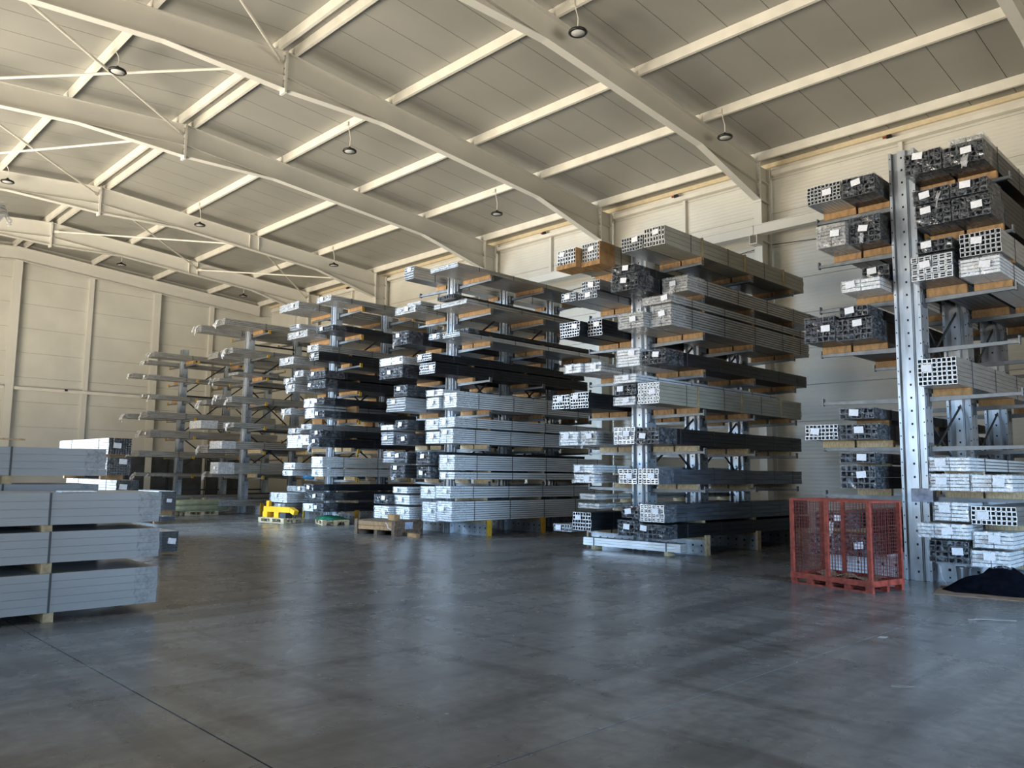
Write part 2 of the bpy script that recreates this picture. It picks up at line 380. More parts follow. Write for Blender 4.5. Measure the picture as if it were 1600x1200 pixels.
for a, b in ((3.2, 8.85), (9.25, 15.2), (15.6, 21.8)): MB().box(a, YB-.32, 5.13, b, YB-.2, 5.27).build('rail_length', 'purlin_paint', gr)
tag(MB().box(11.35, YB-.36, 5.2, 11.47, YB-.30, 5.3).build('wall_box', 'lamp_black'), 'tiny black box on the back wall rail', 'sensor')
# dark sliding door leaves low on the back wall
d1 = struct('door_1')
for k in range(4):
    x0 = 12.5+k*2.0
    t = MB(); t.box(x0, YB-.14, .02, x0+1.97, YB-.09, 2.25); t.build('door_leaf', 'dark_door', d1)
    m = MB()
    for (a, b, c, d_) in ((0, .02, .06, 2.25), (1.91, .02, 1.97, 2.25), (.06, .02, 1.91, .09), (.06, 2.18, 1.91, 2.25), (.06, 1.3, 1.91, 1.36)): m.box(x0+a, YB-.16, b, x0+c, YB-.14, d_)
    m.build('door_frame', 'brace_dark', d1)

# roof X-bracing rods
def brace(Y0, Y1, xa, xb, lab):
    t = thing('roof_brace', lab, 'brace', kind='structure')
    for (x0, x1) in ((xa, xb), (xb, xa)):
        s = 0.0 if x0 < x1 else .07
        p = Vector((x0, Y0+.1, ztop(x0)-.28-s)); q = Vector((x1, Y1-.1, ztop(x1)-.28-s))
        MB().tube(p, q, .035, 8).build('rod', 'purlin_paint', t)
        for e, o in ((p, q), (q, p)):
            d = (o-e).normalized(); MB().bar(e-d*.1, e+d*.15, .02, .12).build('gusset', 'frame_paint', t)
brace(FR[2], FR[3], 8.85, 3.0, 'crossed white bracing rods left of the ridge, nearest bay at the top')
brace(FR[3], FR[4], 8.85, 3.0, 'crossed white bracing rods left of the ridge in the upper left corner')
brace(FR[4], FR[5], 8.85, 3.0, 'crossed white bracing rods left of the ridge at the left edge')
brace(FR[5], FR[6], 9.15, 15.15, 'crossed white bracing rods right of the ridge in the far braced bay')
brace(FR[5], FR[6], 15.25, 20.9, 'crossed white bracing rods beside the right eave in the far braced bay')

# high bay lamps
lamps = [(12.17, 10.52, 10.9, 'nearest the camera at the top edge'), (18.05, 10.5, 10.42, 'above the gap between the two rightmost racks'), (12.17, 19.2, 10.78, 'in the middle of the roof near the top centre'),
 (18.05, 19.2, 10.33, 'above the third rack from right'), (12.17, 29.4, 10.8, 'above the left centre, fourth bay'), (18.05, 29.4, 10.38, 'above the fourth rack from right'),
 (12.17, 37.8, 10.77, 'in the last bay before the gable, left one'), (18.05, 37.8, 10.3, 'in the last bay before the gable, right one'), (5.95, 19.65, 11.03, 'on the left slope, upper left corner'), (5.95, 30.0, 10.97, 'at the left edge of the picture')]
def lathe(prof, n, name, mt, parent):
    m = MB()
    for k in range(n):
        t = 2*math.pi*k/n
        for r, z in prof: m.v.append((r*math.cos(t), r*math.sin(t), z))
    P = len(prof)
    for k in range(n):
        j = (k+1) % n
        for i in range(P-1): m.quad((k*P+i, j*P+i, j*P+i+1, k*P+i+1))
    return m.build(name, mt, parent, smooth=True)
for x, y_, z, lab in lamps:
    t = thing('high_bay_lamp', 'round black high bay lamp hanging ' + lab, 'lamp', (x, y_, z), group='high bay lamps')
    lathe([(0, .09), (.07, .09), (.09, .05), (.19, .035), (.205, 0), (.19, -.02), (.155, -.02), (.15, -.005)], 28, 'housing', 'lamp_black', t)
    lathe([(0, -.012), (.15, -.012), (.152, -.004)], 28, 'lens', 'lamp_lens', t)
    lathe([(.03, .09), (.035, .12), (.0, .15)], 10, 'hook', 'lamp_black', t)
    zp = ztop(x)-z
    m = MB(); pts = [(0, 0, .14), (.02, .01, .14+(zp-.14)*.4), (.01, .05, .14+(zp-.14)*.75), (-.04, .05, zp-.02), (-.04, .1, zp+.12)]
    for p, q in zip(pts[:-1], pts[1:]): m.tube(p, q, .011, 6)
    m.build('cable', 'purlin_paint', t); MB().box(-.06, .06, zp+.06, -.026, .2, zp+.16).build('junction_box', 'purlin_paint', t)
# ------------------------------------------------------------------ cantilever racks
L78 = [1.32, 2.11, 2.9, 3.74, 4.53, 5.34, 6.13]; L89 = [1.33, 2.22, 3.11, 4.0, 4.9, 5.77, 6.67]; L80 = [1.3, 2.09, 2.89, 3.69, 4.48, 5.29, 6.08]
L82 = [1.32, 2.1, 2.88, 3.66, 4.43, 5.22, 6.02]
RACK = {1: dict(Y=4.6, X=(13.65, 16.0, 18.3), L=L78, R=L78[:3]+[3.68, 4.5, 5.38, 6.22], H=6.98, nm='rack behind red cage'),
        2: dict(Y=10.35, X=(14.2, 16.25, 18.2), L=L82, R=L82, H=6.5, nm='second rack from right'),
        3: dict(Y=16.55, X=(14.0, 16.0, 18.0), L=L89, R=L89, H=7.0, nm='third rack from right'),
        4: dict(Y=22.5, X=(14.0, 16.0, 18.0), L=L89, R=L89, H=7.0, nm='fourth rack from right'),
        5: dict(Y=28.55, X=(14.0, 16.0, 18.0), L=L89, R=L89, H=6.85, nm='fifth rack from right'),
        6: dict(Y=34.65, X=(14.0, 16.0, 18.0), L=L80, R=L80, H=6.75, nm='farthest rack by gable')}
BASE = .3
def column_mesh(H, holes):
    m = MB()
    # two folded C sections back to back with a proud middle web on both end faces
    for s in (1, -1):
        pr = [(-.10, .075*s), (.10, .075*s), (.10, .16*s), (.14, .16*s), (.14, .2*s), (-.14, .2*s), (-.14, .16*s), (-.10, .16*s)]
        if s < 0: pr = pr[::-1]
        m.prism(pr, 0, H, 'z')
    m.box(-.165, -.062, 0, .165, .062, H)
    m.box(-.13, -.075, 0, .13, .075, H)
    for s in (1, -1): m.box(-.17, .18*s-.02, 0, -.14, .18*s+.02, H); m.box(.14, .18*s-.02, 0, .17, .18*s+.02, H)
    z = .12
    h = MB()
    while z < H-.05:
        h.box(-.1665, -.014, z, -.164, .014, z+.035)
        for s in (1, -1):
            for dx in (-.09, .09): h.box(dx-.014, .2*s-.0015, z+.05, dx+.014, .2*s+.0015, z+.085)
            h.box(-.1715, .18*s-.009, z+.03, -.169, .18*s+.009, z+.05)
        z += .21 if holes else .42
    return m.mesh('column', ['galv']), h.mesh('slots', ['hole_shade'])
def arm_mesh(s):
    m = MB(); a, b = .12*s, 1.5*s
    # tapered folded arm, slightly deeper at the column
    m.v += [(-.03, a, -.10), (.03, a, -.10), (.03, a, -.02), (-.03, a, -.02), (-.03, b, -.065), (.03, b, -.065), (.03, b, -.02), (-.03, b, -.02)]
    fs = [(0, 1, 2, 3), (4, 7, 6, 5), (0, 4, 5, 1), (1, 5, 6, 2), (2, 6, 7, 3), (3, 7, 4, 0)]
    if s > 0: fs = [f[::-1] for f in fs]
    for f in fs: m.quad(f)
    y0, y1 = sorted((a, .225*s)); m.box(-.07, y0, -.17, .07, y1, .04)
    return m.mesh('arm', ['galv_arm'])
def cap_mesh(s, yellow):
    m = MB(); y0, y1 = sorted((1.5*s, 1.52*s)); m.box(-.045, y0, -.08, .045, y1, .045)
    yc = 1.5215*s
    for z in (-.055, .0): m.box(-.014, min(yc, yc-.003*s), z, .014, max(yc, yc-.003*s), z+.026, 1)
    return m.mesh('end_cap', ['yellow_paint' if yellow else 'galv_arm', 'hole_shade'])
ARM = {s: arm_mesh(s) for s in (1, -1)}
CAPM = {(s, y): cap_mesh(s, y) for s in (1, -1) for y in (0, 1)}
bl = MB(); bl.box(-.06, -1.5, .0, .06, 1.5, .02); bl.box(-.06, -1.5, BASE-.02, .06, 1.5, BASE); bl.box(-.012, -1.5, .02, .012, 1.5, BASE-.02)
for k in range(14):
    yy = -1.4+k*.2
    if abs(yy) > .25: bl.box(-.0135, yy-.02, .17, .0135, yy+.02, .21, 1); bl.box(-.0135, yy-.012, .06, .0135, yy+.012, .085, 1)
BL = bl.mesh('base_leg', ['galv', 'hole_shade'])
TIP = {k: MB().box(-.07, -.025, 0, .07, .025, .40).mesh('tip_board', [k]) for k in ('wood_pale', 'yellow_paint')}
for r, R in RACK.items():
    t = thing('cantilever_rack', {1: 'galvanised cantilever rack behind the red mesh cage, rightmost', 2: 'galvanised double sided cantilever rack, second from right', 3: 'galvanised cantilever rack with yellow base boards, third from right',
        4: 'galvanised cantilever rack behind the green tarpaulin pallet, fourth from right', 5: 'sparsely loaded cantilever rack behind the yellow lifting beam', 6: 'thinly loaded cantilever rack farthest away near the gable wall'}[r], 'rack', (0, R['Y'], 0), group='cantilever racks')
    cm, hm = column_mesh(R['H'], r <= 3); yel = r >= 3
    for i, x in enumerate(R['X']):
        c = obj('column', cm, t, (x, 0, 0)); obj('slots', hm, c)['kind'] = 'stuff'
        if r >= 3: c.scale = (.75, .75, 1)
        obj('base_leg', BL, t, (x, 0, 0))
        for s in (1, -1):
            obj('tip_board', TIP['yellow_paint' if r in (3, 4, 5) or (r == 1 and s > 0) else 'wood_pale'], t, (x, 1.53*s, 0))
            for z in R['L' if s > 0 else 'R']:
                a = obj('arm', ARM[s], t, (x, 0, z)); obj('end_cap', CAPM[(s, 1 if (yel and r >= 4) else 0)], a)
    for x0, x1 in zip(R['X'][:-1], R['X'][1:]):
        for k, (z0, z1) in enumerate(((1.7, 2.9), (2.9, 1.7), (3.2, 4.6), (4.6, 3.2), (4.9, 6.2))):
            MB().bar((x0+.14, -.03+.06*(k % 2), z0), (x1-.14, -.03+.06*(k % 2), z1), .012, .05).build('diagonal_brace', 'brace_dark', t)
        for z in (.7, 3.05, 4.75, 6.35):
            if z < R['H']-.1: MB().bar((x0+.14, 0, z), (x1-.14, 0, z), .04, .06).build('horizontal_brace', 'brace_dark', t)
# paper notice on the column of the rack behind the cage
tag(MB().box(-.004, -.16, 0, 0, .16, .21).build('paper_notice', 'paper_grey', None, (13.475, 4.5, 1.22)), 'lavender paper notice stuck on the column of the rightmost rack', 'notice')

# ------------------------------------------------------------------ profile bundles
STY = {'S': (.066, .066, .006, 'alu', 'cut_end'), 'K': (.095, .085, .007, 'black_anod', 'cut_dull'), 'D': (.072, .07, .007, 'black_anod', 'cut_end'), 'M': (.10, .088, .015, 'blue_dark', 'cut_end'),
       'B': (.075, .085, .011, 'beige_lacquer', 'cut_end'), 'C': (.078, .072, .018, 'beige_lacquer', 'white_end'), 'F': (.055, .06, .008, 'grey_lacquer', 'cut_end'), 'G': (.26, .055, 0, 'grey_lacquer', 'grey_end'),
       'W': (.27, .055, 0, 'white_lacquer', 'white_end'), 'H': (.3, .07, 0, 'grey_lacquer', 'grey_end'), 'T': (.05, .05, .004, 'white_lacquer', 'cut_dull')}
LOOK = {'S': 'silver tube bundle', 'K': 'black film-wrapped tube bundle', 'D': 'dark square-tube bundle', 'M': 'black-silver profile bundle', 'B': 'beige square-tube bundle', 'C': 'pale thick-walled tube bundle',
        'F': 'fine-tube flat bundle', 'G': 'grey profile pack', 'W': 'white film-wrapped pack', 'H': 'grey film-ended pack', 'T': 'black fine-tube bundle'}
def profiles(w_, h_, L, ty, R_):
    cy, cz, t, body, end = STY[ty]; ny = max(1, round(w_/cy)); nz = max(1, round(h_/cz)); dy, dz = w_/ny, h_/nz; m = MB(); g = .0025 if t else .006
    for i in range(ny):
        for j in range(nz):
            jx = R_.uniform(0, .03 if t else .035); y0 = -w_/2+i*dy+g; y1 = -w_/2+(i+1)*dy-g; z0 = j*dz+g; z1 = (j+1)*dz-g
            if not t: m.box(jx, y0, z0, L-R_.uniform(0, .04), y1, z1, 0, 1); continue
            b = len(m.v); tz = min(t, (z1-z0)*.3); d = .3
            for x in (jx, L-R_.uniform(0, .03)): m.v += [(x, y0, z0), (x, y1, z0), (x, y1, z1), (x, y0, z1)]
            for x in (jx, jx+d): m.v += [(x, y0+t, z0+tz), (x, y1-t, z0+tz), (x, y1-t, z1-tz), (x, y0+t, z1-tz)]
            for k in range(4):
                n = (k+1) % 4
                m.quad((b+k, b+4+k, b+4+n, b+n), 0); m.quad((b+k, b+n, b+8+n, b+8+k), 1); m.quad((b+8+k, b+8+n, b+12+n, b+12+k), 0)
            m.quad((b+12, b+13, b+14, b+15), 0); m.quad((b+7, b+6, b+5, b+4), 1)
            if ty == 'M':                                   # inner web of the wide chamber profiles
                zc = (z0+z1)/2; m.box(jx+.002, y0+t, zc-.005, jx+.25, y1-t, zc+.005, 1)
    return m.mesh('profiles', [body, end])
def film_end(w_, h_, R_, amp=.028, wrap=.45):
    m = MB(); ny, nz = max(4, int(w_/.06)), max(3, int(h_/.05))
    for i in range(ny+1):
        for j in range(nz+1):
            e = i in (0, ny) or j in (0, nz)
            m.v.append((-.006-(0 if e else R_.random()**2*amp), (-.5+i/ny)*(w_+.016), -.006+j/nz*(h_+.014)))
    for i in range(ny):
        for j in range(nz): a = i*(nz+1)+j; m.quad((a, a+1, a+nz+2, a+nz+1))
    # sleeve along the sides
    nx = 5; ring = [(-.5*(w_+.016), -.006), (.5*(w_+.016), -.006), (.5*(w_+.016), h_+.008), (-.5*(w_+.016), h_+.008)]
    pts = []
    for k in range(4):
        a, b = ring[k], ring[(k+1) % 4]
        for q in range(5): pts.append((a[0]+(b[0]-a[0])*q/5, a[1]+(b[1]-a[1])*q/5))
    b0 = len(m.v); n = len(pts)
    for ix in range(nx+1):
        for (y, z) in pts:
            k = 1+R_.random()*.012; e = .02*R_.random() if ix == nx else 0
            m.v.append((-.006+wrap*ix/nx+e, y*k, (z-h_/2)*k+h_/2))
    for ix in range(nx):
        for k in range(n): a = b0+ix*n+k; b = b0+ix*n+(k+1) % n; m.quad((a, b, b+n, a+n))
    me = m.mesh('film_wrap', ['film_clear'])
    return me
def tuft(R_, n=3, sz=.22):
    """crumpled film hanging from a bundle end"""
    m = MB()
    for q in range(n):
        nu, nv = 5, 6; w_ = R_.uniform(.5, 1)*sz*.7; L_ = R_.uniform(.8, 1.7)*sz; y0 = R_.uniform(-.2, .2); b = len(m.v)
        for i in range(nu):
            for j in range(nv):
                t = j/(nv-1); m.v.append((-.05-.10*math.sin(t*2)+R_.uniform(-.03, .03), y0+(i/(nu-1)-.5)*w_*(1-.3*t)+R_.uniform(-.02, .02), .06-t*L_+R_.uniform(-.03, .03)))
        for i in range(nu-1):
            for j in range(nv-1): a = b+i*nv+j; m.quad((a, a+1, a+nv+1, a+nv))
    return m.mesh('film_tuft', ['film_white'])
def bundle(loc, w_, h_, L, ty, label, sup, R_, rz=0, group=None, papers=1, straps=None, film=None, cat='bundle', name=None, bwood='wood'):
    """near end face at loc, running along local +x; sup = list of (x, x-width, height below) wooden bearers"""
    nm = name or {'W': 'wrapped_profile_pack', 'G': 'profile_pack', 'H': 'profile_pack'}.get(ty, 'tube_bundle')
    t = thing(nm, label, cat, loc, rz, group)
    o = obj('profiles', profiles(w_, h_, L, ty, R_), t); o['kind'] = 'stuff'
    for x, wx, hb in sup: MB().box(x-wx/2, -w_/2+.005, -hb, x+wx/2, w_/2-.005, -.0005).build('wooden_bearer', bwood, t)
    if straps is None: straps = [(.75, 'strap_dark'), (2.0, 'strap_dark'), (3.3, 'strap_dark'), (4.6, 'strap_dark'), (5.5, 'strap_dark')]
    for x, mk in straps:
        if x > L-.1: continue
        sw, st = (.02, .003) if mk == 'strap_dark' else (.05, .02)
        m = MB(); m.box(x, -w_/2-st, -.001, x+sw, -w_/2, h_+st); m.box(x, w_/2, -.001, x+sw, w_/2+st, h_+st); m.box(x, -w_/2, h_, x+sw, w_/2, h_+st)
        m.build('strap' if mk == 'strap_dark' else 'strap_batten', mk, t)
    if film:
        fo = obj('film_wrap', film_end(w_, h_, R_, .035 if film == 'film_clear' else .02, R_.uniform(.35, .7)), t)
        if film != 'film_clear': fo.data.materials[0] = MT[film]
    if papers:
        pw, ph = .15, .105
        if h_ > .13 and w_ > .3:
            py = R_.uniform(-.5, .5)*(w_-.25); pz = h_-.07-R_.uniform(0, max(0, h_-.16))*.6
            MB().box(-.003, -pw/2, -ph/2, 0, pw/2, ph/2).build('paper_label', 'paper', t, (-.045 if film else -.004, py, pz)).rotation_euler = (R_.uniform(-.15, .15), R_.uniform(-.12, .12), 0)
    return t
LOADS = '''
1L,12.95,5.14,6.11,0.34,0.68,K
1L,12.95,5.45,6.02,0.76,1.02,K
1L,12.95,5,5.56,1.41,1.78,K
1L,12.95,5,5.56,1.82,1.98,K
1L,12.93,5.57,6.13,2.2,2.45,S
1L,12.95,4.94,5.55,2.2,2.44,K
1L,12.95,4.99,5.54,2.53,2.7,K
1L,12.95,4.96,5.55,3.82,4.16,K
1L,12.95,5.57,6.09,3.84,4.26,K
1L,12.95,5.02,5.49,4.2,4.37,K
1L,12.99,4.83,5.46,4.62,4.81,W
1L,13.4,4.83,5.28,4.85,5.09,K
1L,12.95,5.34,5.83,5.43,5.81,G
1L,13.09,4.83,5.32,5.44,5.89,K
1L,12.95,4.84,5.38,6.21,6.53,K
1L,12.95,5.4,5.99,6.23,6.54,S
1R,12.95,3.2,3.7,0.34,0.57,W
1R,12.95,3.72,4.27,0.36,0.68,K
1R,12.95,3.15,3.66,0.61,0.84,W
1R,12.81,3.68,4.37,0.72,0.93,W
1R,12.95,3.09,3.68,0.94,1.2,S
1R,12.95,3.7,4.18,0.97,1.24,W
1R,12.95,3.67,4.21,1.41,1.66,W
1R,12.95,3.12,3.65,1.41,1.65,W
1R,12.95,3.65,4.21,1.7,1.9,W
1R,12.95,3.76,4.32,2.99,3.4,S
1R,12.95,3.12,3.66,4.58,4.84,W
1R,12.95,3.74,4.35,4.62,5,M
1R,12.95,3.09,3.65,4.88,5.23,S
1R,12.95,3.74,4.25,5.05,5.23,K
1R,12.95,3.74,4.25,5.47,5.79,K
1R,12.95,3.2,3.72,5.47,5.79,K
1R,12.95,3.75,4.28,5.83,6.05,K
1R,12.95,3.23,3.73,5.83,6.05,K
1R,12.93,3.83,4.37,6.32,6.66,K
1R,12.95,3.25,3.81,6.32,6.62,K
1R,12.95,3.25,3.72,6.64,6.72,G
2L,12.8,11.21,11.72,0.38,0.53,S
2L,12.8,10.68,11.19,0.43,0.8,D
2L,12.95,10.58,11.14,0.88,0.98,G
2L,12.81,10.58,10.98,1.07,1.18,G
2L,12.8,10.59,11.13,1.41,1.58,W
2L,12.8,10.61,11.15,1.62,1.78,W
2L,12.8,11.04,11.55,2.19,2.48,W
2L,12.86,10.58,11.02,2.19,2.48,G
2L,12.8,10.76,11.26,2.97,3.3,D
2L,12.8,11.28,11.78,2.98,3.28,D
2L,12.9,11.05,11.52,3.75,3.94,W
2L,13,10.58,11.03,3.75,3.94,W
2L,12.8,11,11.57,4.52,4.85,D
2L,13.04,10.58,10.98,4.53,4.87,D
2L,12.8,11.12,11.53,5.31,5.5,S
2L,12.86,10.58,11.1,5.31,5.46,S
2L,12.95,10.58,11.09,5.5,5.72,S
2L,12.85,11.15,11.7,6.16,6.5,B
2L,13,10.61,11.11,6.16,6.57,B
2R,12.8,8.85,9.47,0.37,0.64,K
2R,12.8,9.49,9.98,0.39,0.69,K
2R,12.8,8.88,9.46,0.69,1.02,M
2R,12.8,9.48,9.88,0.75,0.97,K
2R,12.8,9.51,9.97,1.41,1.7,M
2R,12.8,9,9.49,1.41,1.71,M
2R,12.8,9.56,10.09,2.19,2.53,M
2R,12.8,8.99,9.53,2.19,2.51,K
2R,12.8,9.55,10.08,2.97,3.14,W
2R,12.8,8.97,9.49,2.97,3.39,C
2R,12.8,9.52,10.05,3.18,3.38,K
2R,12.8,9.52,10.07,3.42,3.59,W
2R,12.8,9.43,10,3.75,4.1,W
2R,12.81,8.82,9.41,3.75,4.02,K
2R,12.8,9.33,9.96,4.52,4.83,G
2R,13.01,8.82,9.31,4.52,4.94,G
2R,13.02,8.82,9.53,4.98,5.14,G
2R,12.77,9.45,10.12,5.31,5.63,K
2R,13.6,8.82,9.42,5.31,5.63,G
2R,12.8,9.54,10.12,5.67,5.84,K
2R,12.8,9.34,9.88,6.11,6.4,S
2R,12.8,8.82,9.32,6.11,6.49,B
3L,12.6,17.42,18.06,0.36,0.68,W
3L,12.8,16.78,17.4,0.36,0.68,W
3L,12.6,17.46,18.06,0.74,0.98,K
3L,12.8,16.78,17.44,0.74,0.98,W
3L,12.8,16.9,17.5,1.03,1.19,W
3L,12.8,17,17.64,1.42,1.77,K
3L,12.8,16.91,17.49,1.81,2.1,K
3L,12.8,17.5,18.01,1.84,2.13,S
3L,12.77,17.53,18.08,2.31,2.65,S
3L,12.8,16.93,17.41,2.31,2.56,K
3L,12.76,17.53,18.08,2.71,2.84,W
3L,12.8,16.95,17.48,2.73,2.95,K
3L,12.8,17.08,17.92,3.2,3.56,S
3L,12.8,16.99,17.58,3.6,3.89,K
3L,12.66,17.04,18.08,4.09,4.41,K
3L,12.65,17.04,18.08,4.45,4.65,W
3L,12.8,17,17.71,5,5.36,K
3L,12.89,16.85,17.75,5.86,6.06,G
3L,13.1,16.9,17.5,6.09,6.2,G
3L,12.8,16.86,17.29,6.76,7.11,S
3R,12.8,15.69,16.24,0.36,0.84,W
3R,12.8,15.08,15.67,0.39,0.88,W
3R,12.8,15.75,16.32,0.93,1.23,W
3R,12.8,15.14,15.73,0.95,1.25,W
3R,12.67,15.78,16.32,1.42,1.72,K
3R,12.81,15.02,15.59,1.42,1.6,W
3R,12.8,15.02,15.6,1.64,2.02,W
3R,12.65,15.78,16.32,1.77,2.11,K
3R,12.8,15.61,16.15,2.31,2.61,W
3R,12.8,15.09,15.59,2.31,2.67,W
3R,12.8,15.67,16.19,2.66,2.93,W
3R,12.8,15.05,15.65,2.71,2.96,W
3R,12.8,15.66,16.16,3.2,3.48,W
3R,12.83,15.02,15.51,3.2,3.57,W
3R,12.8,15.53,16.19,3.52,3.68,W
3R,12.66,15.68,16.32,4.09,4.37,D
3R,12.57,15.73,16.32,4.41,4.6,D
3R,12.8,15.7,16.15,4.99,5.14,S
3R,12.87,15.02,15.68,4.99,5.1,S
3R,13.2,15.05,15.6,5.13,5.24,K
3R,13.1,15.02,16.32,5.86,5.98,G
3R,12.9,15.3,15.95,6.01,6.12,K
3R,12.8,15.05,16.15,6.76,6.87,F
4L,12.8,23.21,23.89,0.4,0.54,G
4L,12.71,22.94,24.03,0.58,0.88,W
4L,13.22,22.73,23.87,0.92,1.09,G
4L,12.8,22.82,23.42,1.42,1.59,W
4L,12.81,22.73,23.4,1.63,1.83,W
4L,13.04,22.73,23.67,2.31,2.72,W
4L,12.95,22.73,23.47,2.76,2.93,G
4L,12.8,23.08,23.7,3.36,3.56,G
4L,12.8,22.91,23.45,4.09,4.33,G
4L,12.8,23.06,23.61,4.37,4.54,G
4L,12.98,22.73,23.27,4.58,4.78,G
4L,12.8,23.05,23.96,4.99,5.23,G
4L,13.1,22.78,24.03,5.9,6.12,G
4L,12.9,22.9,23.6,6.15,6.3,S
4L,12.77,22.8,24.03,6.76,7.0,G
4R,12.8,21.54,22.1,0.37,0.6,W
4R,12.82,20.97,21.51,0.37,0.62,K
4R,12.84,20.97,22.07,0.7,0.93,K
4R,12.8,21.52,22.08,0.98,1.18,K
4R,12.8,21.06,21.67,1.42,1.65,W
4R,12.8,21.09,21.7,1.69,2.01,W
4R,12.8,21.31,21.8,2.31,2.57,K
4R,12.77,21.87,22.27,2.38,2.68,W
4R,12.8,21.15,21.85,2.61,2.81,K
4R,12.72,21.64,22.27,2.85,3.01,G
4R,12.8,21.68,22.19,3.2,3.5,W
4R,12.8,21.07,21.62,3.2,3.4,K
4R,12.79,21.69,22.27,3.54,3.8,W
4R,12.8,21.1,21.67,3.6,3.8,K
4R,12.8,21.07,22.13,4.09,4.35,K
4R,12.8,21.1,22.16,4.4,4.63,K
4R,12.8,21.56,22.07,4.99,5.23,D
4R,12.8,21.58,22.22,5.27,5.48,G
4R,12.92,20.97,21.9,5.86,6.03,K
4R,12.81,20.97,21.78,6.76,6.93,G
5L,12.9,28.85,29.75,0.36,0.61,G
5L,12.9,28.85,29.65,1.44,1.64,G
5L,12.7,28.85,29.85,2.33,2.63,G
5L,12.4,28.85,29.85,3.22,3.5,H
5L,12.55,28.85,29.75,4.11,4.27,G
5L,13,28.85,29.55,5.01,5.13,G
5L,12.9,28.85,29.75,5.88,6.1,G
5L,12.2,28.85,29.35,6.78,7.04,G
5R,12.6,27.35,28.25,0.36,0.56,G
5R,12.55,27.55,28.2,1.44,1.84,H
5R,12.5,27.25,28.25,2.33,2.59,H
5R,12.9,27.25,28.15,3.22,3.4,G
5R,12.6,27.75,28.25,4.11,4.27,G
5R,12.75,27.2,27.7,4.11,4.31,G
5R,13,27.35,28.15,5.01,5.11,G
5R,12.7,27.2,28.25,5.88,6.08,G
5R,12.45,27.45,28.25,6.78,7.02,G
6L,12.6,35.05,35.65,1.41,1.55,G
6L,12.2,34.95,35.75,2.2,2.4,G
6L,12.6,34.95,35.75,3,3.2,G
6L,11.9,34.95,35.55,3.8,4,G
6L,12.6,34.95,35.65,4.59,4.75,G
6L,12,34.95,35.55,5.4,5.58,G
6L,12.6,34.95,35.65,6.19,6.33,G
6R,13,33.35,34.25,0.36,0.56,H
6R,12,33.9,34.25,1.41,1.53,G
6R,12.5,33.35,33.85,1.41,1.51,G
6R,11.9,33.45,34.35,2.2,2.44,G
6R,12.3,33.45,34.35,3,3.3,G
6R,12.2,33.65,34.35,3.8,4.06,G
6R,12.4,33.75,34.3,4.59,4.75,G
6R,12.2,33.8,34.35,5.4,5.58,G
6R,12.3,33.55,34.35,6.19,6.39,G
'''
rows = []
for l in LOADS.split():
    a = l.split(','); rows.append([int(a[0][0]), a[0][1]]+[float(q) for q in a[1:6]]+[a[6]])
used = {}
